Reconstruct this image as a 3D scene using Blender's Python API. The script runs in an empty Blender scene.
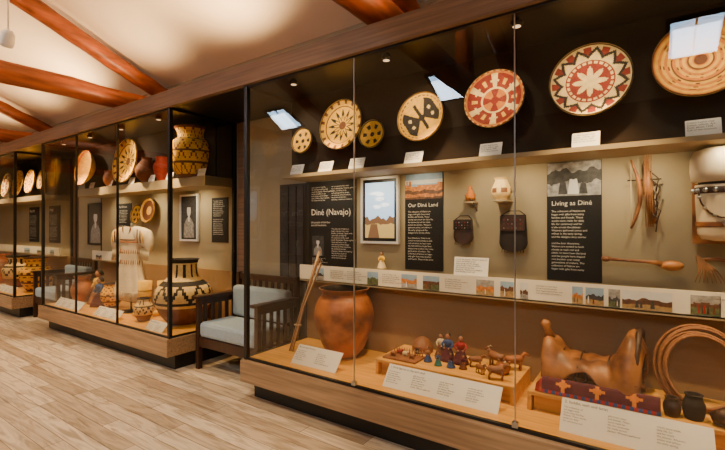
import bpy, math, random
from mathutils import Vector, Matrix, Euler
R=random.Random(7)
pi=math.pi
C=bpy.context.scene.collection
# ------------------------------------------------------------ materials
def newmat(name):
    m=bpy.data.materials.new(name); m.use_nodes=True
    nt=m.node_tree; b=nt.nodes['Principled BSDF']; return m,nt,b
def mat(name,col,rough=.6,var=.15,scale=8,metal=0,bump=0.0,stretch=(1,1,1),bscale=None,spec=None,col2=None):
    m,nt,b=newmat(name)
    tc=nt.nodes.new('ShaderNodeTexCoord'); mp=nt.nodes.new('ShaderNodeMapping')
    mp.inputs['Scale'].default_value=stretch
    nt.links.new(tc.outputs['Object'],mp.inputs[0])
    n=nt.nodes.new('ShaderNodeTexNoise'); n.inputs['Scale'].default_value=scale; n.inputs['Detail'].default_value=6
    nt.links.new(mp.outputs[0],n.inputs['Vector'])
    r=nt.nodes.new('ShaderNodeValToRGB')
    r.color_ramp.elements[0].position=.3; r.color_ramp.elements[1].position=.7
    r.color_ramp.elements[0].color=tuple(max(0,c*(1-var)) for c in col)+(1,)
    r.color_ramp.elements[1].color=tuple(min(1,c*(1+var)) for c in col)+(1,)
    if col2:
        r.color_ramp.elements[0].color=col2+(1,); r.color_ramp.elements[0].position=.36; r.color_ramp.elements[1].position=.60
    nt.links.new(n.outputs['Fac'],r.inputs[0]); nt.links.new(r.outputs[0],b.inputs['Base Color'])
    b.inputs['Roughness'].default_value=rough; b.inputs['Metallic'].default_value=metal
    if spec is not None: b.inputs['Specular IOR Level'].default_value=spec
    if bump:
        bp=nt.nodes.new('ShaderNodeBump'); bp.inputs['Strength'].default_value=bump; bp.inputs['Distance'].default_value=.01
        nt.links.new(n.outputs['Fac'],bp.inputs['Height']); nt.links.new(bp.outputs[0],b.inputs['Normal'])
    return m
def emat(name,col,s):
    m,nt,b=newmat(name)
    b.inputs['Base Color'].default_value=col+(1,); b.inputs['Emission Color'].default_value=col+(1,); b.inputs['Emission Strength'].default_value=s
    return m
def wood(name,col,rough=.45,var=.3,sx=(1,14,14),scale=2.5):
    return mat(name,col,rough,var,scale,stretch=sx,bump=.08)
def glassmat():
    m,nt,b=newmat('case_glass'); nt.nodes.remove(b)
    o=nt.nodes['Material Output']; t=nt.nodes.new('ShaderNodeBsdfTransparent'); t.inputs[0].default_value=(.97,.975,.97,1)
    g=nt.nodes.new('ShaderNodeBsdfGlossy'); g.inputs['Roughness'].default_value=.0
    f=nt.nodes.new('ShaderNodeFresnel'); f.inputs[0].default_value=1.5
    mu=nt.nodes.new('ShaderNodeMath'); mu.operation='MULTIPLY'; mu.inputs[1].default_value=1.3
    mx=nt.nodes.new('ShaderNodeMixShader')
    nt.links.new(f.outputs[0],mu.inputs[0]); nt.links.new(mu.outputs[0],mx.inputs[0]); nt.links.new(t.outputs[0],mx.inputs[1]); nt.links.new(g.outputs[0],mx.inputs[2])
    nt.links.new(mx.outputs[0],o.inputs[0]); return m
def floormat():
    m,nt,b=newmat('plank_floor')
    tc=nt.nodes.new('ShaderNodeTexCoord')
    br=nt.nodes.new('ShaderNodeTexBrick'); br.offset=.37; br.offset_frequency=3; br.squash=1
    br.inputs['Scale'].default_value=1; br.inputs['Brick Width'].default_value=1.3; br.inputs['Row Height'].default_value=.125
    br.inputs['Mortar Size'].default_value=.0022; br.inputs['Color1'].default_value=(.78,.595,.37,1); br.inputs['Color2'].default_value=(.37,.235,.125,1)
    br.inputs['Mortar'].default_value=(.16,.09,.045,1); br.inputs['Bias'].default_value=-.25
    nt.links.new(tc.outputs['Object'],br.inputs['Vector'])
    mp=nt.nodes.new('ShaderNodeMapping'); mp.inputs['Scale'].default_value=(1.0,9,1)
    n=nt.nodes.new('ShaderNodeTexNoise'); n.inputs['Scale'].default_value=1.6; n.inputs['Detail'].default_value=8; n.inputs['Distortion'].default_value=2.0
    nt.links.new(tc.outputs['Object'],mp.inputs[0]); nt.links.new(mp.outputs[0],n.inputs['Vector'])
    r=nt.nodes.new('ShaderNodeValToRGB'); r.color_ramp.elements[0].position=.32; r.color_ramp.elements[0].color=(.60,.55,.50,1); r.color_ramp.elements[1].position=.56; r.color_ramp.elements[1].color=(1.06,1.05,1.03,1)
    nt.links.new(n.outputs['Fac'],r.inputs[0])
    mx=nt.nodes.new('ShaderNodeMix'); mx.data_type='RGBA'; mx.blend_type='MULTIPLY'; mx.inputs[0].default_value=1
    nt.links.new(br.outputs['Color'],mx.inputs[6]); nt.links.new(r.outputs[0],mx.inputs[7]); nt.links.new(mx.outputs[2],b.inputs['Base Color'])
    b.inputs['Roughness'].default_value=.30
    return m
M_floor=floormat(); M_glass=glassmat()
M_ceil=mat('ceiling_plaster',(.86,.76,.60),.85,.04,1.5)
M_wall=mat('wall_paint',(.38,.31,.19),.85,.05,2)
M_olive=mat('case_backing_tan',(.39,.31,.175),.85,.10,2)
M_lowb=mat('case_backing_brown',(.29,.165,.065),.85,.1,2)
M_dark=mat('case_backing_dark',(.022,.013,.008),.8,.2,3,spec=.2)
M_black=mat('black_metal',(.008,.007,.006),.4,.1,4)
M_fascia=wood('fascia_wood',(.22,.118,.062),.5,.3,sx=(.7,20,20))
M_base=wood('base_wood',(.37,.215,.10),.42,.3,sx=(.7,18,18))
M_deck=wood('deck_wood',(.70,.35,.06),.4,.2)
M_log=mat('log_wood',(.31,.072,.012),.45,.5,3,stretch=(5,.7,5),bump=.3)
M_chair=wood('mission_oak_dark',(.050,.018,.008),.35,.3,(6,6,1))
M_cush=mat('cushion_fabric',(.36,.42,.42),.9,.08,40,bump=.1)
M_white=mat('label_white',(.82,.79,.73),.7,.02,3)
M_ink=mat('ink_dark',(.03,.025,.02),.8,.05,3)
M_cream=mat('text_cream',(.90,.83,.68),.7,.02,3)
M_panel=mat('panel_black',(.010,.009,.008),.6,.1,3,spec=.3)
M_strip=mat('timeline_cream',(.80,.73,.58),.7,.04,3)
M_ledge=mat('ledge_tan',(.38,.29,.16),.7,.05,3)
M_gold=mat('coil_gold',(.82,.42,.03),.8,.18,30,bump=.3)
M_tan=mat('coil_straw',(.84,.58,.22),.8,.15,30,bump=.3)
M_red=mat('coil_red',(.26,.020,.006),.8,.2,30,bump=.3)
M_blk=mat('coil_black',(.018,.010,.006),.8,.2,30,bump=.3)
M_brn=mat('coil_brown',(.14,.038,.009),.8,.2,30,bump=.3)
M_org=mat('coil_orange',(.64,.19,.015),.8,.2,30,bump=.3)
M_clay=mat('clay_orange',(.42,.13,.025),.42,.3,4.5,bump=.1,col2=(.13,.034,.010))
M_clay2=mat('clay_brown',(.24,.085,.026),.6,.3,12,bump=.2)
M_leath=mat('leather',(.32,.125,.032),.45,.35,7,bump=.5,col2=(.13,.042,.012))
M_leathd=mat('leather_dark',(.05,.019,.008),.5,.3,14,bump=.3)
M_hide=mat('hide_cream',(.72,.56,.32),.85,.12,8,bump=.1)
M_pale=mat('hide_pale',(.74,.62,.42),.85,.12,6,bump=.2)
M_yel=mat('hide_yellow',(.80,.46,.02),.8,.15,10)
M_blue=mat('cloth_blue',(.02,.06,.20),.8,.2,15)
M_redc=mat('cloth_red',(.33,.012,.012),.8,.2,15)
M_purp=mat('cloth_maroon',(.085,.010,.020),.85,.25,30)
M_green=mat('cloth_teal',(.02,.16,.15),.8,.2,15)
M_skin=mat('doll_skin',(.42,.18,.08),.7,.05,10)
M_stick=mat('willow_stick',(.32,.14,.045),.7,.3,20)
M_rope=mat('rawhide_rope',(.28,.105,.028),.6,.3,40,bump=.2)
M_silver=mat('brushed_steel',(.5,.5,.5),.3,.05,10,metal=1)
M_greyp=mat('photo_grey',(.34,.32,.29),.6,.5,25)
M_greyd=mat('photo_darkgrey',(.05,.048,.045),.6,.5,25)
M_skyp=mat('photo_sky',(.30,.43,.56),.6,.2,9)
M_skyw=mat('photo_cloud',(.68,.68,.64),.6,.1,9)
M_mesa=mat('photo_mesa',(.56,.19,.03),.6,.5,40)
M_mesad=mat('photo_mesa_dark',(.12,.048,.02),.6,.5,40)
M_grnd=mat('photo_sand',(.40,.25,.09),.6,.4,40)
M_veg=mat('photo_brush',(.10,.12,.045),.6,.5,40)
E_sky=emat('sky_daylight',(.46,.72,1.0),22)
E_scr1=emat('display_sky',(.45,.64,.85),1.3)
E_scrc=emat('display_cloud',(.9,.93,.97),1.7)
E_scr2=emat('display_rock',(.22,.11,.05),.6)
E_scr3=emat('display_field',(.60,.40,.12),.8)
E_warm=emat('lamp_lens_warm',(1,.66,.36),1.5)
E_exit=emat('exit_reflection_green',(.05,.8,.3),1.5)
M_wind=mat('window_pane_dark',(.05,.055,.065),.15,.2,3)
# ------------------------------------------------------------ mesh builder
class MB:
    def __init__(s): s.v=[];s.f=[];s.m=[];s.s=[];s.mats=[]
    def mi(s,m):
        if m not in s.mats: s.mats.append(m)
        return s.mats.index(m)
    def add(s,vs,fs,m,smooth=False,T=None):
        o=len(s.v)
        for p in vs:
            p=Vector(p)
            if T is not None: p=T@p
            s.v.append(p)
        for i,f in enumerate(fs):
            s.f.append([a+o for a in f]); s.m.append(s.mi(m[i] if isinstance(m,list) else m)); s.s.append(smooth)
        return s
    def box(s,x0,x1,y0,y1,z0,z1,m,T=None):
        vs=[(x,y,z) for x in(x0,x1) for y in(y0,y1) for z in(z0,z1)]
        return s.add(vs,[(0,1,3,2),(4,6,7,5),(0,4,5,1),(2,3,7,6),(0,2,6,4),(1,5,7,3)],m,False,T)
    def lathe(s,prof,m,n=32,T=None,caps=True):
        vs=[];fs=[];ms=[]
        K=len(prof)
        for (r,z) in prof:
            for j in range(n):
                a=2*pi*j/n; vs.append((r*math.cos(a),r*math.sin(a),z))
        for i in range(K-1):
            for j in range(n):
                k=(j+1)%n
                fs.append((i*n+j,i*n+k,(i+1)*n+k,(i+1)*n+j))
                ms.append(m(i/(K-1),2*pi*(j+.5)/n) if callable(m) else m)
        if caps:
            for ring,rev in((0,True),(K-1,False)):
                if prof[ring][0]>1e-4:
                    f=[ring*n+j for j in range(n)]
                    fs.append(tuple(reversed(f)) if rev else tuple(f)); ms.append(ms[0] if rev else ms[-1])
        return s.add(vs,fs,ms,True,T)
    def tube(s,pts,rs,m,n=10,T=None,closed=False):
        pts=[Vector(p) for p in pts]; K=len(pts)
        if not isinstance(rs,(list,tuple)): rs=[rs]*K
        vs=[];fs=[]
        up=Vector((0,0,1)); prev=None
        for i,p in enumerate(pts):
            a=pts[(i-1)%K] if (i>0 or closed) else p; b=pts[(i+1)%K] if (i<K-1 or closed) else p
            d=(b-a).normalized()
            if prev is None:
                u=d.cross(up) 
                if u.length<.05: u=d.cross(Vector((1,0,0)))
            else: u=prev-d*prev.dot(d)
            u.normalize(); prev=u; w=d.cross(u)
            for j in range(n):
                t=2*pi*j/n; vs.append(p+(u*math.cos(t)+w*math.sin(t))*rs[i])
        for i in range(K if closed else K-1):
            q=(i+1)%K
            for j in range(n):
                k=(j+1)%n; fs.append((i*n+j,i*n+k,q*n+k,q*n+j))
        if not closed:
            fs.append(tuple(reversed(range(n)))); fs.append(tuple((K-1)*n+j for j in range(n)))
        return s.add(vs,fs,m,True,T)
    def ball(s,c,r,m,n=14,T=None):
        if not isinstance(r,(tuple,list)): r=(r,r,r)
        prof=[(math.sin(pi*i/n),-math.cos(pi*i/n)) for i in range(n+1)]
        L=Matrix.Translation(c)@Matrix.Diagonal((r[0],r[1],r[2],1))
        prof[0]=(0.001,-1);prof[-1]=(0.001,1)
        return s.lathe(prof,m,n+2,(T@L) if T is not None else L)
    def poly(s,pts,m,T=None):
        return s.add(pts,[tuple(range(len(pts)))],m,False,T)
    def done(s,name,parent=None,bevel=0,T=None,keep=False,sub=0):
        me=bpy.data.meshes.new(name)
        if keep: c=Vector((0,0,0))
        else:
            lo=[min(p[i] for p in s.v) for i in range(3)]; hi=[max(p[i] for p in s.v) for i in range(3)]
            c=Vector(((lo[0]+hi[0])/2,(lo[1]+hi[1])/2,lo[2]))
        me.from_pydata([tuple(p-c) for p in s.v],[],s.f)
        for m in s.mats: me.materials.append(m)
        for i,p in enumerate(me.polygons): p.material_index=s.m[i]; p.use_smooth=s.s[i]
        me.update()
        o=bpy.data.objects.new(name,me); C.objects.link(o); o.location=c
        if parent: o.parent=parent; o.location=c-parent.location
        if bevel:
            b=o.modifiers.new('bevel','BEVEL'); b.width=bevel; b.segments=2; b.limit_method='ANGLE'
        if sub:
            b=o.modifiers.new('sub','SUBSURF'); b.levels=sub; b.render_levels=sub
        return o
def bx(name,x0,x1,y0,y1,z0,z1,m,parent=None,bevel=0):
    return MB().box(x0,x1,y0,y1,z0,z1,m).done(name,parent,bevel)
def empty(name,loc):
    o=bpy.data.objects.new(name,None); C.objects.link(o); o.location=loc; return o
def text(name,body,size,x,y,parent,m,w=None,align='LEFT',ls=1.0,z=.002):
    cu=bpy.data.curves.new(name,'FONT'); cu.body=body; cu.size=size; cu.align_x=align; cu.align_y='TOP'; cu.space_line=ls; cu.resolution_u=2
    if w: cu.text_boxes[0].width=w
    cu.materials.append(m)
    o=bpy.data.objects.new(name,cu); C.objects.link(o); o.parent=parent; o.location=(x,y,z); return o
def board(name,cx,y,z,w,h,tilt,m,th=.008,border=None):
    b=MB().box(-w/2,w/2,0,h,-th,0,m)
    if border:
        t=border[0]; mm=border[1]
        b.box(-w/2-t,-w/2,-t,h+t,-th,.012,mm); b.box(w/2,w/2+t,-t,h+t,-th,.012,mm); b.box(-w/2,w/2,-t,0,-th,.012,mm); b.box(-w/2,w/2,h,h+t,-th,.012,mm)
    o=b.done(name,None,keep=True); o.location=(cx,y,z); o.rotation_euler=(math.radians(tilt),0,0); return o
def pic(parent,x0,x1,y0,y1,kind,z=.0015):
    b=MB(); 
    def q(ax,ay,m,dz): b.poly([(x0+(x1-x0)*u,y0+(y1-y0)*v,z+dz) for u,v in zip(ax,ay)],m)
    def ridge_(base,amp,m,dz,n=26,step=False,lo=0):
        ys=[];v=base
        for i in range(n+1):
            if step: 
                if R.random()<.35: v=base+R.choice((0,.25,.6,1))*amp
            else: v=base+amp*(.5*math.sin(i*.45+base*40)+.3*math.sin(i*1.1+amp*90)+R.uniform(-.2,.2))
            ys.append(min(1,max(lo+.02,v)))
        for i in range(n): q([i/n,(i+1)/n,(i+1)/n,i/n],[lo,lo,ys[i+1] if not step else ys[i],ys[i]],m,dz)
    F=[0,1,1,0]
    if kind=='screen':
        q(F,[0,0,1,1],E_scr1,0)
        for k in range(7):
            cx,cy=R.uniform(.15,.85),R.uniform(.55,.92); a=R.uniform(.10,.15)
            q([cx+a*math.cos(t*pi/8)*(1+.2*math.sin(t*3)) for t in range(16)],[min(.99,cy+a*.25*math.sin(t*pi/8)) for t in range(16)],E_scrc,.0003+.00005*k)
        ridge_(.36,.06,E_scr2,.0008,30,False); ridge_(.25,.02,E_scr3,.0011)
        q([.1,.5,.42,.2],[0,0,.25,.25],E_scr2,.0014)
    elif kind=='mesa':
        q(F,[0,0,1,1],M_skyp,0); q(F,[.60,.60,.76,.76],M_skyw,.0002); ridge_(.5,.22,M_mesa,.0005,30,True); ridge_(.34,.06,M_mesad,.0008); ridge_(.2,.04,M_mesa,.0011); ridge_(.08,.03,M_mesad,.0013)
    elif kind=='bw':
        q(F,[0,0,1,1],M_greyp,0); ridge_(.75,.12,M_greyd,.0003,24); ridge_(.4,.1,M_greyp,.0006,24)
        for cx,s in((.3,.9),(.5,1.1),(.68,.8)):
            q([cx-.1*s,cx+.1*s,cx+.06*s,cx-.06*s],[.05,.05,.45*s,.45*s],M_greyd if s!=1.1 else M_white,.0009)
            q([cx+.045*s*math.cos(t*pi/5) for t in range(10)],[.52*s+.09*s*math.sin(t*pi/5) for t in range(10)],M_greyd,.0011)
    elif kind=='portrait':
        q(F,[0,0,1,1],M_greyd,0); q([.12,.88,.84,.70,.56,.44,.30,.16],[0,0,.34,.46,.52,.52,.46,.34],M_greyp,.0008)
        q([.5+.14*math.cos(t*pi/8) for t in range(16)],[.68+.15*math.sin(t*pi/8) for t in range(16)],M_white,.0012); q([.34,.66,.70,.62,.5,.38,.30],[.76,.76,.72,.88,.92,.88,.72],M_greyd,.0016)
        q([.45,.55,.56,.44],[.40,.40,.56,.56],M_white,.001)
    else:
        sky=R.choice([M_skyp,M_skyw,M_skyp,M_greyp]); far=R.choice([M_mesad,M_veg,M_mesa,M_greyd]); gr=R.choice([M_grnd,M_veg,M_greyp,M_grnd])
        q(F,[0,0,1,1],sky,0); ridge_(R.uniform(.5,.65),.12,far,.0003,20,R.random()<.4); ridge_(R.uniform(.25,.4),.05,gr,.0006,14)
        for k in range(R.randint(1,5)):
            cx=R.uniform(.1,.85); hh=R.uniform(.25,.5); w_=R.uniform(.02,.05); m=R.choice([M_greyd,M_redc,M_brn,M_white,M_leathd])
            q([cx,cx+w_*2,cx+w_*1.6,cx+w_,cx+w_*.4],[.08,.08,hh,hh+.1,hh],m,.0009+.00005*k)
    b.done('picture',None,keep=True).parent=parent
LOR=("The collection of Native art began with gifts from many families and friends. These works were made for daily life, for ceremony and for trade across the plateau. "
     "Weavers gathered sumac and willow in the early spring, and the designs carry stories of the mountains, the clouds and the four directions. "
     "Visitors are invited to look closely at each coil and stitch, to learn how the land and the people have shaped one another over many generations of makers. ")
# ------------------------------------------------------------ room
X0,X1=-16.0,5.0; YW=3.6
ridge=5.05; sl=.39
bx('floor',X0,X1,-YW,YW,-.1,0,M_floor)
zw=ridge-sl*YW
for nm,y0,y1 in(('wall_back',YW,YW+.1),('wall_front',-YW-.1,-YW)):
    bx(nm,X0,X1,y0,y1,0,zw+.1,M_wall)
for nm,xa,xb in(('wall_left',X0-.1,X0),('wall_right',X1,X1+.1)):
    b=MB(); P=[(-YW,0),(YW,0),(YW,zw),(0,ridge),(-YW,zw)]
    vs=[(xa,y,z) for y,z in P]+[(xb,y,z) for y,z in P]
    b.add(vs,[(4,3,2,1,0),(5,6,7,8,9)]+[(i,(i+1)%5,(i+1)%5+5,i+5) for i in range(5)],M_wall); b.done(nm)
b=MB()
for sgn in(1,-1):
    vs=[(x,y*sgn,z) for x in(X0,X1) for (y,z) in((0,ridge),(YW+.1,zw-.039),(YW+.1,zw+.08),(0,ridge+.12))]
    b.add(vs,[(0,1,2,3),(7,6,5,4),(0,4,5,1),(2,6,7,3),(1,5,6,2),(3,7,4,0)],M_ceil)
b.done('ceiling')
bx('wall_partition',X0,X1,3.3,3.36,0,2.74,M_wall)
for i,x in enumerate((-4.02,-8.48)): bx('trim_%d'%(i+1),x,x+.16,3.285,3.299,0,2.74,M_fascia)
ang=math.atan(sl)
for i,x in enumerate((.6,-2.95,-7.15,-11.2)):
    T=Matrix.Translation((x,-2.35,ridge-sl*2.35-.015))@Matrix.Rotation(ang,4,'X')
    b=MB().box(-.28,.28,-.36,.36,-.004,.0,E_sky,T)
    for a in((-.33,-.28,-.41,.41),(.28,.33,-.41,.41),(-.28,.28,-.41,-.36),(-.28,.28,.36,.41),(-.01,.01,-.36,.36)): b.box(a[0],a[1],a[2],a[3],-.03,.03,M_black,T)
    b.done('window_%d'%(i+1))
for x in(2.4,-1.8,-6.0,-10.2,-14.4):
    b=MB()
    def log(p,q,r0,r1):
        p=Vector(p);q=Vector(q);n=22;pts=[];rs=[]
        for i in range(n+1):
            t=i/n; pts.append(p.lerp(q,t)+Vector((R.uniform(-.008,.008),0,R.uniform(-.008,.008)))); rs.append((r0+(r1-r0)*t)*R.uniform(.97,1.03))
        b.tube(pts,rs,M_log,16)
    log((x,-3.58,3.24),(x,3.58,3.27),.135,.13)
    for s in(1,-1):
        log((x,s*.02,ridge-.2),(x,s*3.58,ridge-.2-sl*3.56),.11,.11)
    log((x,0,3.3),(x,0,ridge-.2),.11,.1)
    b.done('roof_truss')
XR=1.64
b=MB(); b.box(X0+.02,4.5,2.40,2.45,2.735,2.90,M_fascia); b.box(X0+.02,4.5,2.45,3.58,2.86,2.90,M_fascia); b.box(X0+.02,4.5,2.45,3.29,2.745,2.775,M_black)
b.done('case_header_beam')
# ------------------------------------------------------------ display cases
def case(xa,xb,divs,ledz=(1.965,1.995),posts=False):
    e=empty('display_case',((xa+xb)/2,2.85,0))
    b=MB().box(xa-.03,xb+.03,2.40,3.28,.16,.345,M_base).done('base',e,.004)
    bx('kick',xa+.02,xb-.02,2.52,3.28,0,.16,M_black,e)
    bx('deck',xa,xb,2.47,3.25,.345,.36,M_deck,e)
    bx('backing',xa,xb,3.25,3.28,.36,2.74,M_olive,e)
    bx('lower_backing',xa,xb,3.235,3.25,.36,.97,M_lowb,e)
    bx('upper_backing',xa+.01,xb-.01,3.0,3.03,ledz[1],2.74,M_dark,e)
    b=MB().box(xa+.01,xb-.01,2.87,3.245,ledz[0],ledz[1],M_ledge).done('ledge',e)
    f=MB()
    for x in(xa,xb):
        f.box(x-.018,x+.018,2.432,2.468,.345,2.745,M_black); f.box(x-.018,x+.018,3.245,3.285,.345,2.745,M_black)
        f.box(x-.012,x+.012,2.46,3.25,.345,.365,M_black); f.box(x-.012,x+.012,2.46,3.25,2.715,2.745,M_black)
    f.box(xa,xb,2.438,2.462,.345,.362,M_black); f.box(xa,xb,2.438,2.462,2.72,2.745,M_black)
    for d in divs:
        if posts: f.box(d-.008,d+.008,2.438,2.462,.345,2.745,M_black)
        else:
            f.box(d-.003,d+.003,2.445,2.457,.36,2.73,M_silver); f.box(d-.016,d+.016,2.436,2.464,.36,.39,M_silver)
    f.done('frame',e)
    xs=[xa]+list(divs)+[xb]
    for i in range(len(xs)-1):
        x,y=xs[i]+.012,xs[i+1]-.012
        MB().poly([(x,2.45,.36),(y,2.45,.36),(y,2.45,2.73),(x,2.45,2.73)],M_glass).done('glass_front_%d'%i,e)
    for x in(xa,xb):
        MB().poly([(x,2.47,.36),(x,3.245,.36),(x,3.245,2.73),(x,2.47,2.73)],M_glass).done('glass_side',e)
    n=max(2,int((xb-xa)/.8)); d=MB()
    for i in range(n):
        x=xa+(xb-xa)*(i+.5)/n
        d.lathe([(.03,0),(.038,.02),(.025,.045),(.01,.05)],M_black,14,Matrix.Translation((x,2.56,2.695)))
        d.lathe([(.001,0),(.024,.0005)],E_warm,12,Matrix.Translation((x,2.56,2.694)))
    d.done('downlights',e)
    return e
A=case(-2.875,XR,[-1.725,-.603,.515])
B=case(-7.36,-4.06,[-6.25,-5.15],(1.97,2.08),True)
D=case(-15.2,-8.52,[-9.7,-10.9,-12.1],(1.97,2.06),True)
b=MB(); b.box(-3.30,-2.92,3.27,3.298,.92,1.96,M_black); b.box(-3.27,-2.95,3.262,3.27,.95,1.93,M_wind)
for x in(-3.165,-3.055): b.box(x-.008,x+.008,3.255,3.27,.95,1.93,M_black)
for z in(1.2,1.45,1.70): b.box(-3.27,-2.95,3.255,3.27,z-.008,z+.008,M_black)
b.done('window_5')
# ------------------------------------------------------------ lathe objects
def disc(name,x,z,r,fn,y=2.955,tilt=8,depth=.18,yaw=0,n=144,rings=30):
    prof=[]
    for i in range(rings+1):
        u=i/rings; rr=max(.0005,r*u); zz=depth*r*(u**2.2) + (0.0035 if i%2 else 0)
        prof.append((rr,zz))
    prof.append((r*1.0,depth*r+.008)); 
    f=lambda t,th: fn(min(1,t*(rings+1)/rings),th)
    b=MB(); b.lathe(prof,f,n,caps=False)
    back=[(max(.0005,p[0]),p[1]-.012) for p in prof[::3]]+[(r,depth*r+.008)]
    b.lathe(back,M_tan,48,caps=False)
    o=b.done(name,keep=True); o.location=(x,y,z); o.rotation_euler=(math.radians(90-tilt),0,math.radians(yaw)); return o
def tri(th,n,ph=0): return abs((((th+ph)*n/(2*pi))%1)*2-1)
def p_star(u,th):
    if u>.96: return M_blk
    if u<.44*(.40+.60*tri(th,8)): return M_tan
    if u<.50: return M_red
    if u<.55: return M_tan if tri(th,24)>.35 else M_red
    if u<.60: return M_red
    k=.66+.22*tri(th,12,.2)
    if abs(u-k)<.05: return M_blk
    if u<k: return M_tan
    if u>.9: return M_tan
    return M_red if tri(th,12,.2)<.45 else M_tan
def p_cross(u,th):
    if u>.94: return M_tan if tri(th,30)>.5 else M_red
    if u<.12: return M_red
    if u<.38: return M_org if tri(th,4)<.55 else M_red
    if u<.44: return M_tan
    if u<.9:
        a=tri(th,6)
        if a<.22 or (a<.45 and .6<u<.7): return M_tan
        if a>.85 and .55<u<.75: return M_gold
        return M_red
    return M_org
def p_bfly(u,th):
    if u>.95: return M_brn
    x=u*math.cos(th-.6); y=u*math.sin(th-.6)
    if u<.13: return M_blk
    ax,ay=abs(x),abs(y)
    if u<.80 and ax>ay*.75+.06 and ax<.72:
        if (ax-.45)**2+(ay-.16)**2<.006: return M_tan
        return M_blk
    if ax<.06 and ay<.62: return M_blk
    if .84<u<.88: return M_brn if tri(th,30)>.5 else M_gold
    return M_gold
def p_ray(u,th):
    if u>.95: return M_blk
    if u<.14: return M_brn
    s=.3+.7*tri(th,12)
    if u<.42*s: return M_gold
    if u<.66*s: return M_blk
    if .70<u<.75: return M_brn
    if u>.8 and tri(th,16)<.35: return M_brn
    return M_gold
def p_swirl(u,th):
    if u>.95: return M_brn
    if u<.12: return M_brn
    a=((th/(2*pi))*10+u*1.2)%1
    if .3<u<.9 and a<.22 and int(u*24)%2: return M_brn
    if .20<u<.235 or .56<u<.59: return M_brn
    return M_org if int(u*14)%2 else M_gold
def p_small(u,th):
    if u>.9: return M_blk
    if .4<u<.72 and tri(th,6)>.6: return M_blk
    if u<.15: return M_blk
    return M_gold
disc('basket_tray',-2.67,2.315,.120,p_small,y=2.95)
disc('basket_tray',-2.205,2.40,.225,p_ray)
disc('basket_tray',-1.885,2.28,.120,p_small,y=2.945)
disc('basket_tray',-1.43,2.355,.195,p_bfly,y=2.95)
disc('basket_tray',-.862,2.395,.208,p_cross,y=2.95)
disc('basket_tray',-.270,2.41,.230,p_star)
disc('basket_tray',.271,2.43,.225,p_swirl)
disc('basket_tray',.85,2.40,.2,p_ray)
for i,x in enumerate((-2.72,-2.37,-2.03,-1.487,-.884,-.291,.277,.85)):
    o=board('label_card',x,2.90,1.996,.155,.105,68,M_white,.004)
    text('caption',"Coiled basket tray\nSumac, willow, dye\nDiné, about 1900\nGift of the museum",.016,-.07,.095,o,M_ink)
YP=3.20
def panel(cx,w,z0,z1,title,tsize,kind=None,ph=.25,y=YP):
    h=z1-z0
    o=board('text_panel',cx,y+.04,z0,w,h,90,M_panel,.01)
    top=h-.03
    if kind:
        pic(o,-w/2+.003,w/2-.003,h-ph,h-.003,kind); top=h-ph-.03
    if title:
        text('title',title,tsize,-w/2+.03,top,o,M_cream); top-=tsize*1.5
    size=.019
    nchar=int((w-.06)/(size*.50)); lines=max(1,int((top-.03)/(size*1.25)))
    s=LOR*6; words=s.split(); out=[];cur=''
    for wd in words:
        if len(cur)+len(wd)+1>nchar: out.append(cur);cur=wd
        else: cur=(cur+' '+wd).strip()
        if len(out)>=lines: break
    for k in range(9,len(out),10): out[k]=''
    text('body','\n'.join(out[:lines]),size,-w/2+.03,top,o,M_cream,ls=1.2)
    return o
o=board('text_panel',-2.555,YP+.04,1.09,.59,.87,90,M_panel,.01)
text('title','Diné (Navajo)',.088,-.265,.60,o,M_cream)
text('body','the people of the four\nsacred mountains',.028,-.265,.47,o,M_cream)
wl=LOR.split(); ln=[' '.join(wl[i:i+5]) for i in range(0,len(wl),5)]
text('body','\n'.join(ln[:14]),.019,.0,.40,o,M_cream,ls=1.15); text('body','\n'.join(ln[4:11]),.019,-.0,.82,o,M_cream,ls=1.15)
pic(o,-.25,-.10,.12,.32,'portrait')
text('body','\n'.join(ln[2:8]),.013,-.25,.10,o,M_cream); text('body','\n'.join(ln[3:10]),.019,-.26,.82,o,M_cream,ls=1.15)
o=board('video_display',-1.985,YP+.02,1.37,.36,.565,90,M_black,.02,(.022,M_white)); pic(o,-.155,.155,.030,.535,'screen',.002)
panel(-1.555,.355,1.13,1.96,'Our Diné Land',.046,'mesa',.22)
panel(-.40,.345,1.12,1.96,'Living as Diné',.046,'bw',.24)
# timeline rail
e=MB().box(-2.85,XR-.03,3.10,3.235,.965,.985,M_ledge).box(-2.85,XR-.03,3.10,3.112,.975,1.125,M_strip).done('timeline_rail')
def railpics(parent,xs,y,z0,z1):
    for x,w in xs:
        o=board('rail_photo',x,y,z0,w,z1-z0,90,M_strip,.001); pic(o,-w/2+.003,w/2-.003,.003,z1-z0-.003,'p',.0012)
        o.parent=parent; o.location=Vector(o.location)-parent.location
railpics(e,[(-2.6,.13),(-1.98,.12),(-1.62,.15),(-1.42,.15),(-.98,.14),(-.82,.1),(-.70,.06),(-.36,.07),(-.26,.11),(-.15,.07),(.02,.26),(.3,.14),(.5,.15),(.8,.2)],3.098,.985,1.105)
def railtext(e,xs):
    for i,x in enumerate(xs):
        o=board('rail_text',x,3.098,.985,.18,.12,90,M_strip,.001); text('t','\n'.join(ln[(i*3)%18:(i*3)%18+5]),.014,-.08,.11,o,M_ink,ls=1.2); o.parent=e; o.location=Vector(o.location)-e.location
railtext(e,(-2.38,-2.18,-1.80,-1.22,-.54,.42,.65))
o=board('label_card',-1.10,3.115,1.126,.27,.14,80,M_white,.005); text('caption','\n'.join(ln[5:12]),.016,-.12,.13,o,M_ink)
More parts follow.
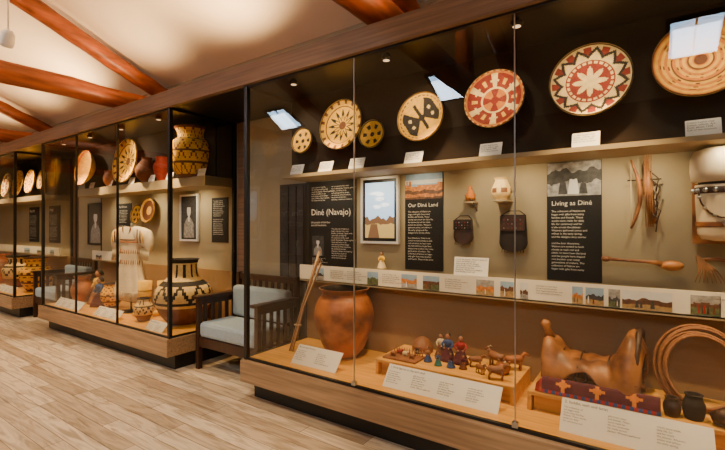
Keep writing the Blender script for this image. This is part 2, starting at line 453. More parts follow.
def sign(cx,w,y=2.56,z=.361,h=.17,tl=50,title='Baskets and Pottery'):
    o=board('label_sign',cx,y,z,w,h,tl,M_white,.006)
    text('title',title,.022,-w/2+.015,h-.01,o,M_ink)
    cols=max(2,int(w/.2)); cw=(w-.03)/cols
    for c in range(cols):
        out=[' '.join(wl[(c*7+k*4)%90:(c*7+k*4)%90+3]) for k in range(6)]
        text('body','\n'.join(out),.0135,-w/2+.015+c*cw,h-.045,o,M_ink,ls=1.15)
    return o
sign(-2.22,.47); sign(-1.14,.82,y=2.55,title='1. Diné figures in clay and cloth'); sign(-.05,.68,y=2.545,h=.19,title='2. Saddle, sash and lariat'); sign(.95,.6)
for xa,xb in((-1.72,-.68),(-.60,1.2)):
    b=MB().box(xa,xb,2.73,3.2,.455,.48,M_deck).box(xa+.03,xb-.03,2.77,3.19,.36,.455,M_deck).box(xa,xa+.025,2.73,3.2,.36,.455,M_deck).box(xb-.025,xb,2.73,3.2,.36,.455,M_deck)
    b.done('display_plinth',None,.003)
def vase(name,x,y,z,prof,fn,n=48,rim=True):
    b=MB(); top=prof[-1]
    sm=[]
    P=[prof[0]]+list(prof)+[prof[-1]]
    for i in range(1,len(P)-2):
        for k in range(6):
            t=k/6
            sm.append(tuple(.5*((2*P[i][c])+(-P[i-1][c]+P[i+1][c])*t+(2*P[i-1][c]-5*P[i][c]+4*P[i+1][c]-P[i+2][c])*t*t+(-P[i-1][c]+3*P[i][c]-3*P[i+1][c]+P[i+2][c])*t**3) for c in(0,1)))
    sm.append(top)
    H=top[1]
    inner=[(max(.001,r-.012),zz) for r,zz in reversed(sm[len(sm)//2:])]
    inner=[(a,b_) for a,b_ in inner]+[(.001,inner[-1][1])]
    K=len(sm)
    f=(lambda t,th: fn(sm[min(K-1,int(t*(K-1)))][1]/H,th)) if callable(fn) else fn
    b.lathe(sm,f,n,caps=False); b.lathe([(.001,0),sm[0]],f if not callable(f) else fn(0,0),n,caps=False)
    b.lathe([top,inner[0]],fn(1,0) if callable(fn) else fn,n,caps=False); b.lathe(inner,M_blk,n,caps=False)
    return b.done(name).__setattr__('location',(x,y,z))
vase('clay_storage_jar',-2.20,2.97,.361,[(.12,0),(.19,.10),(.25,.26),(.265,.38),(.235,.49),(.20,.54),(.205,.575),(.225,.60)],lambda h,th: M_clay2 if (h>.93) else M_clay)
b=MB()
for i in range(18):
    a=R.uniform(0,2*pi); rr=R.uniform(0,.026)
    b.tube([(-2.68+rr*math.cos(a),2.80+rr*math.sin(a),.365),(-2.56+rr*.6*math.cos(a),2.83+rr*.6*math.sin(a),.78),(-2.40+1.6*rr*math.cos(a),2.86+1.6*rr*math.sin(a),R.uniform(1.16,1.30))],[.005,.004,.003],M_stick if i%3 else M_hide,6)
b.tube([(-2.615+.033*math.cos(t*.5),2.818+.033*math.sin(t*.5),.60+.001*t) for t in range(13)],.004,M_hide,6)
b.done('willow_stick_bundle')
def doll(x,y,z,h,skirt,top,yaw=0,name='folk_doll'):
    b=MB(); s=h
    b.lathe([(.30*s,0),(.27*s,.08*s),(.20*s,.28*s),(.12*s,.46*s),(.105*s,.50*s)],skirt,18)
    b.lathe([(.10*s,.48*s),(.135*s,.58*s),(.15*s,.68*s),(.11*s,.74*s),(.045*s,.77*s)],top,16)
    for sg in(1,-1):
        b.tube([(sg*.13*s,0,.70*s),(sg*.21*s,-.04*s,.56*s),(sg*.10*s,-.15*s,.47*s)],[.048*s,.04*s,.03*s],top,8); b.ball((sg*.09*s,-.155*s,.465*s),.032*s,M_skin,8)
    b.tube([(0,0,.74*s),(0,0,.80*s)],.04*s,M_skin,8)
    b.ball((0,-.008*s,.88*s),(.085*s,.09*s,.105*s),M_skin,12)
    b.ball((0,.02*s,.905*s),(.095*s,.095*s,.105*s),M_blk,12); b.ball((0,.11*s,.87*s),(.045*s,.04*s,.06*s),M_blk,8)
    for sg in(1,-1): b.ball((sg*.035*s,-.092*s,.885*s),.011*s,M_blk,6)
    b.ball((0,-.097*s,.865*s),(.012*s,.014*s,.02*s),M_skin,6); b.ball((0,-.088*s,.835*s),(.022*s,.008*s,.008*s),M_redc,6)
    o=b.done(name); o.location=(x,y,z); o.rotation_euler=(0,0,yaw)
def critter(x,y,z,s,m,yaw=0,horn=False,name='clay_sheep_figurine'):
    b=MB()
    b.tube([(-.5*s,0,.52*s),(-.42*s,0,.56*s),(-.15*s,0,.54*s),(.15*s,0,.57*s),(.36*s,0,.60*s),(.46*s,0,.62*s)],[.08*s,.19*s,.21*s,.235*s,.2*s,.09*s],m,14)
    b.tube([(.34*s,0,.62*s),(.46*s,0,.80*s),(.55*s,0,.86*s)],[.13*s,.10*s,.09*s],m,10)
    b.tube([(.50*s,0,.90*s),(.62*s,0,.86*s),(.76*s,0,.78*s)],[.09*s,.085*s,.05*s],m,10)
    for sg in(1,-1):
        b.tube([(.52*s,sg*.07*s,.93*s),(.50*s,sg*.17*s,.90*s)],[.035*s,.015*s],m,6)
        b.tube([(.30*s,sg*.11*s,.5*s),(.31*s,sg*.12*s,.25*s),(.30*s,sg*.12*s,0)],[.085*s,.05*s,.055*s],m,8)
        b.tube([(-.34*s,sg*.11*s,.52*s),(-.30*s,sg*.12*s,.36*s),(-.40*s,sg*.12*s,.2*s),(-.37*s,sg*.12*s,0)],[.11*s,.07*s,.045*s,.055*s],m,8)
        if horn: b.tube([(.50*s,sg*.06*s,.97*s),(.44*s,sg*.12*s,1.05*s),(.36*s,sg*.15*s,.98*s)],[.03*s,.025*s,.01*s],M_hide,6)
    b.tube([(-.5*s,0,.58*s),(-.60*s,0,.48*s),(-.60*s,0,.38*s)],[.05*s,.035*s,.02*s],m,6)
    o=b.done(name); o.location=(x,y,z); o.rotation_euler=(0,0,yaw)
ZP=.481
b=MB(); b.lathe([(.085,0),(.088,.04),(.082,.055),(.06,.09),(.03,.112),(.012,.118)],M_clay2,20); b.box(-.022,.022,-.1,-.06,0,.055,M_clay2); b.box(-.014,.014,-.1025,-.10,0,.045,M_blk)
b.done('clay_hogan_model').location=(-1.50,3.10,ZP)
doll(-1.235,3.0,ZP,.21,M_purp,M_blue); doll(-1.13,2.99,ZP,.21,M_purp,M_redc,.3); doll(-1.32,3.07,ZP,.18,M_brn,M_hide,-.2)
doll(-1.35,2.89,ZP,.11,M_blue,M_leath); doll(-1.25,2.85,ZP,.10,M_green,M_blue,.4); doll(-1.155,2.86,ZP,.11,M_blue,M_purp); doll(-1.07,2.88,ZP,.10,M_brn,M_purp,.5)
critter(-.80,2.80,ZP,.12,M_clay2,.2,True); critter(-.90,3.07,ZP,.13,M_clay2,2.8,True); critter(-1.00,2.97,ZP,.10,M_clay2,.3); critter(-.75,3.07,ZP,.13,M_clay,.5); critter(-.93,2.85,ZP,.08,M_clay2,-.5,True)
b=MB(); b.box(-.14,.14,-.09,.09,0,.012,M_clay2)
for a in range(12): b.tube([(-.125+a*.0225,.075,.012),(-.125+a*.0225,.075,.055)],.004,M_stick,6)
b.tube([(-.13,.075,.04),(.13,.075,.04)],.003,M_stick,6)
for cx,cy,m in((-.08,-.03,M_clay),(.0,.02,M_hide),(.08,-.02,M_clay2),(-.06,.04,M_redc)):
    b.ball((cx,cy,.034),(.024,.014,.014),m,8); b.ball((cx+.026,cy,.045),(.011,.009,.010),m,8)
    for dx in(-.014,.014):
        for dy in(-.008,.008): b.tube([(cx+dx,cy+dy,.030),(cx+dx,cy+dy,.012)],.004,m,6)
b.done('clay_corral_model').location=(-1.54,2.86,ZP)
b=MB(); b.lathe([(.03,0),(.05,.02),(.055,.04),(.04,.06),(.042,.07)],M_clay,18); b.done('small_clay_pot').location=(-.81,2.94,ZP)
# ------------------ saddle
def saddle(x,y,z):
    b=MB(); nu,nv=40,26; vs=[];fs=[];L=.54
    for i in range(nu+1):
        u=i/nu; sx=(u-.5)*L
        crest=.20+.09*math.exp(-((u-.05)/.10)**2)+.19*math.exp(-((u-.90)/.11)**2)-.03*math.exp(-((u-.45)/.2)**2)
        w=.12+.03*math.sin(pi*u)+.07*math.exp(-((u-.9)/.14)**2)
        bot=.0+.13*math.exp(-((u-.45)/.20)**2)+.12*math.exp(-((u-1.02)/.06)**2)+.06*math.exp(-((u+.02)/.06)**2)
        for j in range(nv+1):
            v=j/nv*2-1; a=abs(v)
            yy=math.copysign(w*math.sin(min(1,a*1.15)*pi/2)+.02*a*a,v); zz=bot+(crest-bot)*math.cos(a*pi/2)**.9
            if a<.25: zz-=.02*math.cos(a*2*pi)
            zz+=.006*math.sin(sx*60+v*5)
            vs.append((sx,yy,max(.012,zz)))
    for i in range(nu):
        for j in range(nv):
            q=i*(nv+1)+j; fs.append((q,q+1,q+nv+2,q+nv+1))
    b.add(vs,fs,M_leath,True)
    o=b.done('leather_saddle',keep=True)
    md=o.modifiers.new('s','SOLIDIFY'); md.thickness=.018
    d=MB()
    d.tube([(-.25,0,.27),(-.275,0,.33),(-.285,0,.36),(-.28,0,.385)],[.03,.02,.032,.02],M_leath,12)
    d.tube([(-.255,.14,.06),(-.255,.11,.19),(-.26,.0,.295),(-.255,-.11,.19),(-.255,-.14,.06)],[.018]*5,M_leathd,10)
    d.tube([(.245,.20,.12),(.25,.15,.28),(.255,.06,.385),(.255,0,.40),(.255,-.06,.385),(.25,-.15,.28),(.245,-.20,.12)],[.018]*7,M_leathd,10)
    for k in(-1,1):
        d.tube([(-.27,k*.11,.03),(0,k*.10,.025),(.27,k*.12,.03)],[.028,.02,.03],M_leath,10)
        d.tube([(-.05,k*.165,.16),(-.07,k*.18,.09),(-.04,k*.185,.05),(.0,k*.18,.09),(-.02,k*.165,.16)],.006,M_leathd,8)
    for u in(-.16,-.05,.10): d.tube([(u,-.14*math.cos(t)*1.05,.09+.13*math.sin(t)) for t in [pi*q/12 for q in range(0,7)]],.005,M_leathd,6)
    d.done('tree_and_straps',o,keep=True)
    o.location=(x,y,z); o.rotation_euler=(0,0,-.1)
saddle(-.265,3.02,ZP)
b=MB(); n=60; w=.60
for i in range(n):
    xa=-.52+w*i/n; xb=-.52+w*(i+1)/n
    for j in range(14):
        def P(x,v): 
            t=v/14; return (x,2.735+.05*t,ZP+.004+.085*math.sin(t*pi*.5))
        u=(i+.5)/n; v=(j+.5)/14
        m=M_purp
        for c in(.2,.5,.8):
            dx=abs(u-c)*w; dy=abs(v-.5)*.11
            if dx+dy<.028 or (dx<.008 and dy<.042) or (dy<.008 and dx<.042): m=M_org
        if v<.12 or v>.9: m=M_redc if i%4<2 else M_blue
        b.poly([P(xa,j),P(xb,j),P(xb,j+1),P(xa,j+1)],m)
for i in range(16): b.tube([(-.518,2.736+.003*i,ZP+.008+.005*i),(-.556,2.738+.003*i,ZP+.006+.002*i)],.0022,M_redc,5)
b.box(-.51,.07,2.786,2.796,ZP,ZP+.08,M_black)
b.done('woven_sash')
b=MB()
for c in range(6):
    rr=.165+.009*c; cx=.27+R.uniform(-.01,.01); zz=.70+R.uniform(-.01,.01)
    b.tube([(cx+rr*math.cos(t*pi/16),2.98+.008*c+.06*math.sin(t*pi/16)+R.uniform(-.003,.003),max(ZP+.01,zz+(rr+.02)*math.sin(t*pi/16))) for t in range(32)],.0075,M_rope,8,closed=True)
for q in range(3): b.tube([(.40,2.93,.62+.02*q),(.43,2.95,.66+.02*q),(.47,3.0,.64+.02*q)],.009,M_leathd,8)
b.done('rawhide_lariat')
def mug(x,y,r,h,m):
    vase('black_clay_mug',x,y,ZP,[(r*.8,0),(r,h*.3),(r,h*.6),(r*.75,h*.85),(r*.85,h)],m,24)
mug(.13,2.80,.040,.10,M_leathd); mug(.225,2.82,.05,.13,M_blk)
b=MB(); b.tube([(.30,2.80,ZP+.03),(.34,2.79,ZP+.05),(.42,2.78,ZP+.04),(.48,2.78,ZP+.03)],[.03,.045,.04,.02],M_leathd,10); b.done('leather_pouch')
# ------------------ wall mounted items
vase('small_clay_jar',-.87,3.14,1.70,[(.035,0),(.065,.04),(.07,.08),(.05,.13),(.045,.15),(.055,.165)],lambda h,th: M_clay2 if .3<h<.5 and tri(th,6)>.4 else M_tan,28)
bx('jar_bracket',-.93,-.81,3.06,3.248,1.688,1.699,M_ledge)
b=MB(); b.lathe([(.01,0),(.035,.02),(.04,.05),(.02,.08),(.012,.11),(.018,.12)],M_org,18,Matrix.Translation((-1.125,3.19,1.70))); b.tube([(-1.16,3.17,1.75),(-1.09,3.15,1.70),(-1.06,3.16,1.62)],.006,M_leathd,6); b.box(-1.17,-1.08,3.14,3.248,1.688,1.70,M_ledge); b.done('gourd_rattle')
def bag(name,x,z,w,h,m,m2,y=3.2):
    b=MB(); nx,nz=12,12; vs=[];fs=[]
    for sgn in(-1,1):
        for i in range(nx+1):
            for j in range(nz+1):
                u=i/nx*2-1; v=j/nz
                ww=w/2*(1-.12*v)*(1 if v>.12 else .8+v*1.6)
                vs.append((x+u*ww,y+sgn*.03*math.sqrt(max(0,1-u*u))*(1-.5*v),z+v*h-.015*math.cos(u*2)*(1-v)))
    N=(nx+1)*(nz+1)
    for s_ in(0,1):
        for i in range(nx):
            for j in range(nz):
                q=s_*N+i*(nz+1)+j; f=(q,q+nz+1,q+nz+2,q+1); fs.append(f if s_==0 else tuple(reversed(f)))
    ms=[m]*len(fs); b.add(vs,fs,ms,True)
    b.box(x-w*.42,x+w*.42,y-.036,y-.028,z+h*.55,z+h*.97,m2)
    for q in range(5):
        for p_ in range(3):
            b.ball((x-w*.28+q*w*.14,y-.037,z+h*(.62+.12*p_)),.005,[M_silver,M_brn,M_redc][(q+p_)%3],6)
    for k in range(9): b.tube([(x-w*.36+k*w*.09,y-.02,z+.01),(x-w*.37+k*w*.092,y-.02,z-.02)],.003,m,5)
    b.tube([(x-w*.4,y,z+h),(x-w*.2,y+.02,z+h+.03),(x+w*.2,y+.02,z+h+.03),(x+w*.4,y,z+h)],.004,m2,6)
    b.tube([(x,y+.02,z+h*.6),(x,3.249,z+h*.6)],.006,M_black,6)
    b.done(name)
bag('leather_medicine_pouch',-1.185,1.38,.17,.18,M_leathd,M_blk)
bag('beaded_dark_bag',-.80,1.33,.21,.26,M_blk,M_leathd)
doll(-1.93,3.17,1.127,.15,M_hide,M_yel)
b=MB()
b.tube([(-.06+.05*math.sin(pi*t/12),3.17,1.93-.44*t/12) for t in range(13)],[.007+.006*math.sin(pi*t/12) for t in range(13)],M_leath,8)
b.tube([(-.06,3.17,1.93),(-.06,3.17,1.49)],.0018,M_hide,5)
b.tube([(.02,3.19,1.92),(.03,3.17,1.75),(.055,3.18,1.52)],[.014,.028,.02],M_leath,10)
for k in range(4): b.tube([(.01+.012*k,3.15,1.955),(.02+.012*k,3.15,1.5)],.003,M_stick,6); 
for k in range(6): b.tube([(.04,3.16,1.85-.05*k),(.085+.01*math.sin(k*2),3.15,1.80-.05*k),(.07,3.16,1.72-.05*k)],.004,M_leathd,5)
b.tube([(-.08,3.19,1.80),(.10,3.19,1.80)],.004,M_black,6); b.tube([(0,3.19,1.8),(0,3.245,1.8)],.004,M_black,6)
b.done('bow_and_quiver')
b=MB(); b.tube([(-.20,3.18,1.29),(-.10,3.18,1.285),(.04,3.18,1.28),(.10,3.18,1.27)],[.012,.01,.012,.02],M_leath,10)
b.ball((.15,3.18,1.262),(.06,.035,.032),M_leath); b.ball((-.20,3.18,1.29),(.028,.02,.02),M_leath)
b.tube([(-.05,3.18,1.283),(-.05,3.245,1.283)],.004,M_black,6); b.tube([(.08,3.18,1.27),(.08,3.245,1.27)],.004,M_black,6); b.done('wooden_war_club')
# hide cradleboard with silver belt and dark head opening
b=MB()
TT=Matrix.Translation((.385,3.09,0))@Matrix.Diagonal((1,.75,1,1))
b.box(.25,.52,3.19,3.21,1.40,1.93,M_leath)
b.lathe([(.04,1.42),(.10,1.43),(.120,1.46),(.126,1.56),(.130,1.66),(.132,1.74)],M_pale,36,TT)
b.lathe([(.130,1.755),(.150,1.765),(.156,1.82),(.154,1.89),(.137,1.935),(.09,1.95),(.001,1.953)],M_pale,36,TT)
b.lathe([(.118,1.73),(.118,1.76)],M_blk,36,TT)
b.lathe([(.1345,1.69),(.138,1.695),(.138,1.722),(.1345,1.727)],M_leathd,36,TT)
b.lathe([(.1275,1.50),(.129,1.505),(.129,1.525),(.1275,1.53)],M_leath,36,TT)
for k in range(9):
    a=pi+pi*(k+.5)/9; b.ball((.385+.141*math.cos(a),3.09+.107*math.sin(a),1.708),(.013,.007,.013),M_silver,8)
b.tube([(.385-.12*math.cos(pi*t/14),2.985+.03*abs(math.cos(pi*t/14)),1.70-.15*math.sin(pi*t/14)) for t in range(15)],.005,M_leathd,8)
for t in range(1,14,2): b.ball((.385-.12*math.cos(pi*t/14),2.978+.03*abs(math.cos(pi*t/14)),1.70-.15*math.sin(pi*t/14)),.010,M_silver,8)
b.ball((.385,2.98,1.525),(.022,.008,.026),M_silver,10)
b.done('hide_cradleboard')
b=MB()
for k in range(8): b.tube([(.27,3.2,1.33),(.28+.012*k,3.17,1.24),(.26+.02*k,3.16,1.17)],[.006,.004,.002],M_stick,6)
b.tube([(.27,3.21,1.30),(.36,3.19,1.31),(.48,3.19,1.29)],[.01,.012,.008],M_leath,8); b.tube([(.3,3.2,1.3),(.3,3.245,1.3)],.004,M_black,6)
b.done('feather_brush')
# ------------------------------------------------------------ far case contents
def p_olla(h,th):
    if h>.96 or h<.05: return M_brn
    k=(h*4.2)%1; a=tri(th,12,h*.0)
    if k<.07: return M_brn
    return M_brn if (abs(a-k)<.10) else M_gold
def p_olla3(h,th):
    if h>.93: return M_blk
    if .60<h<.66 or .30<h<.33: return M_blk
    if .33<h<.60:
        k=(h-.33)/.27; a=tri(th,9)
        return M_blk if abs(a-k)<.16 else M_tan
    if .72<h<.90: return M_blk if tri(th,12)>.72 else M_tan
    return M_tan if h>.25 else M_clay2
olla=[(.13,0),(.20,.10),(.245,.25),(.235,.36),(.17,.45),(.15,.50),(.17,.56),(.20,.60)]
vase('coiled_olla_basket',-4.43,2.95,2.081,[(.13,0),(.20,.08),(.25,.22),(.255,.34),(.215,.42),(.16,.47),(.165,.53),(.20,.59)],p_olla,96)
vase('painted_clay_olla',-4.55,2.92,.361,[(.16,0),(.26,.12),(.325,.30),(.30,.42),(.20,.52),(.165,.58),(.155,.70),(.18,.76)],p_olla3,90)
vase('round_clay_jar',-5.36,2.91,2.081,[(.06,0),(.12,.08),(.135,.16),(.09,.25),(.06,.29),(.07,.32)],lambda h,th:M_brn)
vase('round_clay_jar',-5.04,2.93,2.081,[(.05,0),(.08,.08),(.10,.18),(.07,.26),(.08,.30)],lambda h,th:M_red)
disc('basket_tray',-5.86,2.40,.31,p_ray,y=2.93,tilt=8)
disc('basket_tray',-6.85,2.36,.26,lambda u,th: M_gold if u<.9 else M_org,y=2.9,depth=.5)
vase('round_clay_jar',-6.35,2.93,2.081,[(.05,0),(.09,.06),(.10,.12),(.08,.2),(.09,.23)],lambda h,th:M_clay)
for x in(-4.16,-4.8,-5.2,-5.7,-6.3,-6.85):
    o=board('label_card',x,2.878,2.081,.14,.09,75,M_white,.004); text('caption','Coiled basket\nwillow, dye\nGift, about 1890',.016,-.06,.08,o,M_ink)
disc('basket_tray',-5.78,1.73,.17,lambda u,th: M_gold if u<.35 or u>.8 else M_brn,y=3.18)
disc('basket_tray',-6.10,1.68,.14,p_small,y=3.18)
o=board('framed_photograph',-4.90,YP+.02,1.34,.34,.56,90,M_black,.02,(.025,M_white)); pic(o,-.15,.15,.02,.54,'portrait',.002)
panel(-4.30,.31,1.31,1.86,'',.03)
panel(-6.6,.4,1.2,1.86,'The Weavers',.045)
b=MB(); cx,cy=-5.72,2.90
secs=[(1.50,.13,.05),(1.46,.20,.07),(1.36,.225,.085),(1.22,.22,.09),(1.08,.215,.09),(.94,.24,.105),(.80,.28,.12),(.64,.33,.14)]
vs=[];fs=[];n=64
for z,a,c in secs:
    for j in range(n):
        t=2*pi*j/n; f=1+.09*math.sin(t*10)*(1.5-z); vs.append((cx+a*math.cos(t)*f,cy+c*math.sin(t)*f,z))
for i in range(len(secs)-1):
    for j in range(n): k=(j+1)%n; fs.append((i*n+j,(i+1)*n+j,(i+1)*n+k,i*n+k))
b.add(vs,fs,M_pale,True)
for s in(1,-1):
    st=[(.10,1.42,.09,.06),(.20,1.40,.105,.06),(.30,1.375,.12,.055),(.40,1.345,.13,.05),(.47,1.32,.135,.045)]
    vs=[];fs=[];n=24
    for x,zc,hz,hy in st:
        for j in range(n):
            t=2*pi*j/n; vs.append((cx+s*x,cy+hy*math.sin(t),zc+hz*math.cos(t)*(1 if math.cos(t)>0 else 1.15)))
    for i in range(len(st)-1):
        for j in range(n): k=(j+1)%n; fs.append((i*n+j,i*n+k,(i+1)*n+k,(i+1)*n+j))
    fs.append(tuple((len(st)-1)*n+j for j in range(n)))
    b.add(vs,fs,M_pale,True)
    for k in range(16):
        xx=.26+.014*k; b.tube([(cx+s*xx,cy-.02,1.235-.12*(xx-.26)),(cx+s*(xx+.004),cy-.03,1.08-.1*(xx-.26))],.0035,M_pale,5)
    for k in range(3): b.tube([(cx+s*(.26+.07*k),cy-.058,1.47-.02*k),(cx+s*(.26+.07*k),cy-.062,1.37),(cx+s*(.26+.07*k),cy-.055,1.29)],.007,[M_leath,M_brn,M_yel][k],6)
for k in range(44):
    t=pi+pi*k/43; b.tube([(cx+.33*math.cos(t),cy+.14*math.sin(t),.65),(cx+.335*math.cos(t),cy+.145*math.sin(t),.53)],.004,M_pale,5)
for row in range(3):
    for k in range(16):
        t=pi+pi*(k+.5)/16; z=1.20-.14*row; b.tube([(cx+.222*math.cos(t),cy+.096*math.sin(t),z),(cx+.228*math.cos(t),cy+.105*math.sin(t),z-.055)],.0045,M_leath,5)
b.tube([(cx+.10*math.cos(t),cy-.065,1.50-.12*abs(math.sin(t))) for t in [pi*q/12 for q in range(13)]],.010,M_brn,6)
for zz in(1.33,1.30): b.tube([(cx+.228*math.cos(t),cy+.091*math.sin(t),zz) for t in [pi+pi*q/14 for q in range(15)]],.007,M_brn if zz>1.31 else M_org,6)
b.tube([(cx-.35,cy,1.40),(cx,cy,1.50),(cx+.35,cy,1.40)],.010,M_black,8)
b.tube([(cx,cy,.361),(cx,cy,1.56)],.012,M_black,8); b.lathe([(.14,.361),(.14,.375),(.02,.38)],M_black,20,Matrix.Translation((cx,cy,0)))
b.done('fringed_hide_dress')
def boot(x,y):
    b=MB(); b.tube([(x,y,.80),(x,y,.62),(x,y,.47),(x,y-.02,.42)],[.085,.075,.06,.055],M_yel,14)
    b.tube([(x,y+.02,.405),(x,y-.05,.40),(x-.01,y-.11,.395),(x-.01,y-.15,.39)],[.045,.045,.038,.02],M_yel,12)
    for k in range(4): b.tube([(x+.078*math.cos(a),y+.078*math.sin(a),.76-.08*k) for a in [2*pi*q/12 for q in range(12)]],.005,M_brn if k%2 else M_org,6,closed=True)
    b.done('tall_hide_moccasin').location.z=.361
boot(-5.30,2.86); boot(-5.13,3.02)
vase('small_clay_jar',-5.03,2.70,.361,[(.06,0),(.10,.08),(.11,.16),(.07,.24),(.08,.28)],p_olla3,40)
vase('small_clay_jar',-6.25,2.9,.361,[(.06,0),(.13,.1),(.14,.2),(.10,.3),(.11,.34)],p_olla,40)
vase('small_clay_jar',-7.05,2.85,.361,[(.08,0),(.15,.12),(.15,.22),(.10,.34),(.12,.4)],lambda h,th:M_clay,40)
doll(-6.5,2.85,.361,.42,M_purp,M_blue); doll(-6.76,2.95,.361,.5,M_leath,M_yel)
sign(-5.62,.62,y=2.52,h=.13); sign(-6.75,.8,y=2.52,h=.13); sign(-4.45,.34,y=2.49,h=.12)
e=MB().box(-7.33,-6.1,3.10,3.235,.965,.985,M_ledge).box(-7.33,-6.1,3.10,3.112,.975,1.125,M_strip).done('timeline_rail')
railpics(e,[(-7.1,.2),(-6.6,.2)],3.098,.99,1.09)
o=board('framed_portrait',-7.66,3.29,1.22,.5,.66,90,M_black,.01,(.025,M_black)); pic(o,-.24,.24,.01,.65,'portrait',.002)
for i,(x,r,f) in enumerate(((-8.85,.17,p_small),(-9.35,.22,p_ray),(-9.95,.25,p_swirl),(-10.6,.24,p_star),(-11.3,.2,p_ray))): disc('basket_tray',x,2.34,r,f,y=2.94,n=72)
vase('coiled_olla_basket',-9.0,2.9,.361,[(r,z) for r,z in olla],p_olla,48); vase('painted_clay_olla',-9.9,2.9,.361,olla,p_olla3,48); vase('clay_storage_jar',-10.9,2.9,.361,olla,lambda h,th:M_clay)
e=MB().box(-15,-8.6,3.10,3.235,.965,.985,M_ledge).box(-15,-8.6,3.10,3.112,.975,1.125,M_strip).done('timeline_rail')
railpics(e,[(-8.9,.2),(-9.5,.2),(-10.1,.3)],3.098,.99,1.09)
panel(-9.2,.5,1.2,1.9,'Hopi',.09); panel(-10.2,.5,1.2,1.9,'Apache',.09); sign(-9.3,.8,y=2.52,h=.13); sign(-10.6,.8,y=2.52,h=.13)
o=board('exit_sign_reflection',-11.7,2.86,2.10,.3,.16,90,E_exit,.02,(.015,M_black)); text('t','EXIT',.13,0,.14,o,M_white,align='CENTER')  # glowing board inside the case, stands in for an exit sign reflected in glass
# ------------------------------------------------------------ mission armchairs
def chair(x0,x1):
    yf,yb=2.66,3.24; zt=.74
    e=empty('mission_armchair',((x0+x1)/2,2.95,0))
    f=MB(); p=.05
    for x in(x0,x1-p):
        f.box(x,x+p,yf,yf+p,0,zt,M_chair); f.box(x,x+p,yb-p,yb,0,.98,M_chair)
        f.box(x-.03 if x==x0 else x-.025,x+p+.025,yf-.03,yb-.02,zt,zt+.03,M_chair)
        f.box(x+.012,x+p-.012,yf+p,yb-p,.24,.31,M_chair); f.box(x+.012,x+p-.012,yf+p,yb-p,zt-.07,zt,M_chair)
        for k in range(5):
            y=yf+.08+k*.092; f.box(x+.018,x+p-.018,y,y+.045,.31,zt-.07,M_chair)
    f.box(x0+p,x1-p,yf+.008,yf+.035,.24,.34,M_chair); f.box(x0+p,x1-p,yb-.04,yb-.012,.24,.34,M_chair)
    f.box(x0+p,x1-p,yb-.04,yb-.012,.90,.97,M_chair); f.box(x0+p,x1-p,yb-.04,yb-.012,.45,.50,M_chair)
    for k in range(9):
        x=x0+p+.03+(x1-x0-2*p-.1)*k/8; f.box(x,x+.04,yb-.034,yb-.018,.50,.90,M_chair)
    f.box(x0+p,x1-p,yf+.035,yb-.04,.32,.34,M_chair)
    f.done('frame',e,.003)
    MB().box(x0+p+.008,x1-p-.008,yf+.0,yb-.15,.342,.50,M_cush).done('seat_cushion',e,.035)
    MB().box(x0+p+.01,x1-p-.01,yb-.16,yb-.045,.50,.84,M_cush).done('back_cushion',e,.035)
chair(-3.93,-2.97); chair(-8.40,-7.46)
b=MB(); b.lathe([(.05,0),(.06,.03),(.055,.13),(.03,.16),(.01,.165)],M_white,18,Matrix.Translation((-5.2,1.42,3.28))@Matrix.Rotation(.5,4,'Y')); b.lathe([(.001,0),(.045,.0005)],E_warm,14,Matrix.Translation((-5.2,1.42,3.275))@Matrix.Rotation(.5,4,'Y'))
b.tube([(-5.14,1.42,3.43),(-5.14,1.42,ridge-sl*1.42-.01)],.008,M_white,8); b.done('track_spotlight')
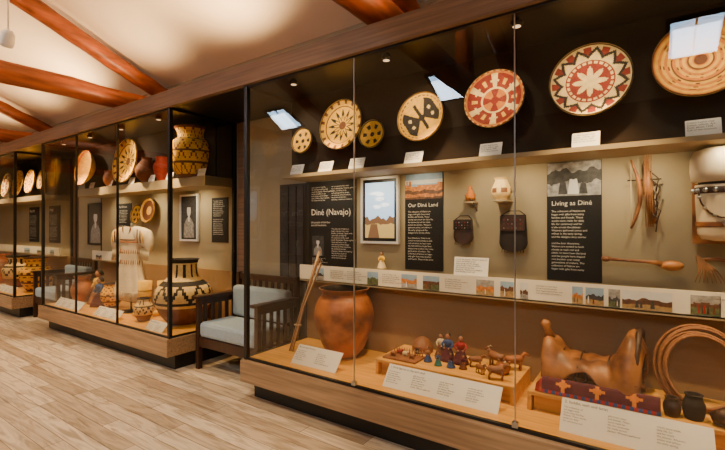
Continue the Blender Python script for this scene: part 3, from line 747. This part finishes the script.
# ------------------------------------------------------------ lights
def lamp(name,kind,loc,target,e,col,size=.05,angle=90,blend=.8,sy=None):
    l=bpy.data.lights.new(name,kind); l.energy=e; l.color=col
    if kind=='SPOT': l.spot_size=math.radians(angle); l.spot_blend=blend; l.shadow_soft_size=size
    if kind=='AREA':
        l.size=size
        if sy: l.shape='RECTANGLE'; l.size_y=sy
    if kind=='POINT': l.shadow_soft_size=size
    o=bpy.data.objects.new(name,l); C.objects.link(o); o.location=loc
    d=Vector(target)-Vector(loc); o.rotation_euler=d.to_track_quat('-Z','Y').to_euler(); return o
W=(1,.67,.31); W2=(1,.79,.48)
for x in(-2.3,-1.25,-.2,.9,):
    lamp('case_spot','SPOT',(x,2.56,2.67),(x,3.0,.45),145,W,.02,66,.8)
for x in(-2.67,-2.2,-1.43,-.86,-.27,.27,.9):
    lamp('case_accent','SPOT',(x,2.50,2.70),(x,2.97,2.38),26,W2,.02,60,1)
for x in(-2.55,-1.98,-1.55,-1.0,-.7,-.25,.05,.38,1.0):
    lamp('ledge_spot','SPOT',(x,2.90,1.955),(x,3.25,1.68),11 if x!=.38 else 5,W2,.02,105,1)
for x in(-4.6,-5.6,-6.7):
    lamp('case_spot','SPOT',(x,2.56,2.67),(x,3.0,.6),175,W,.02,85,.9)
    lamp('case_accent','SPOT',(x,2.53,2.69),(x,3.0,2.3),34,W2,.02,105,1)
    lamp('ledge_spot','SPOT',(x,2.90,1.955),(x,3.25,1.55),15,W2,.02,125,1)
for x in(-9.3,-11): lamp('case_spot','SPOT',(x,2.56,2.66),(x,3.0,.9),200,W,.03,120,.9)
for x,e_ in((-1.2,120),(-3.6,290),(-5.3,130),(-7.4,320),(-9,120),(-11,180),(-13.3,180)):
    lamp('cove_uplight','SPOT',(x,2.80,3.0),(x-.1,2.2,4.2),e_,(1,.59,.26),.06,140,1)
for x in(1.5,-2,-5.5,-9,-12.5):
    lamp('room_fill_spot','SPOT',(x,.3,4.5),(x-.3,.7,0),400,(1,.86,.67),.08,105,1)  # unseen spots added under the ridge as ambient fill for the room
for x in(.6,-2.95,-7.15): lamp('skylight_sun','AREA',(x,-2.3,ridge-sl*2.35-.1),(x,0,0),25,(.75,.87,1),.5)
w=bpy.data.worlds.new('world'); bpy.context.scene.world=w; w.use_nodes=True
w.node_tree.nodes['Background'].inputs[0].default_value=(.7,.8,1,1); w.node_tree.nodes['Background'].inputs[1].default_value=.5
# ------------------------------------------------------------ camera
cam=bpy.data.cameras.new('camera'); cam.sensor_width=36; cam.lens=20.6; cam.clip_start=.02
co=bpy.data.objects.new('camera',cam); C.objects.link(co); co.location=(0,0,1.5); co.rotation_euler=(math.radians(90.27),0,math.radians(34.0))
bpy.context.scene.camera=co
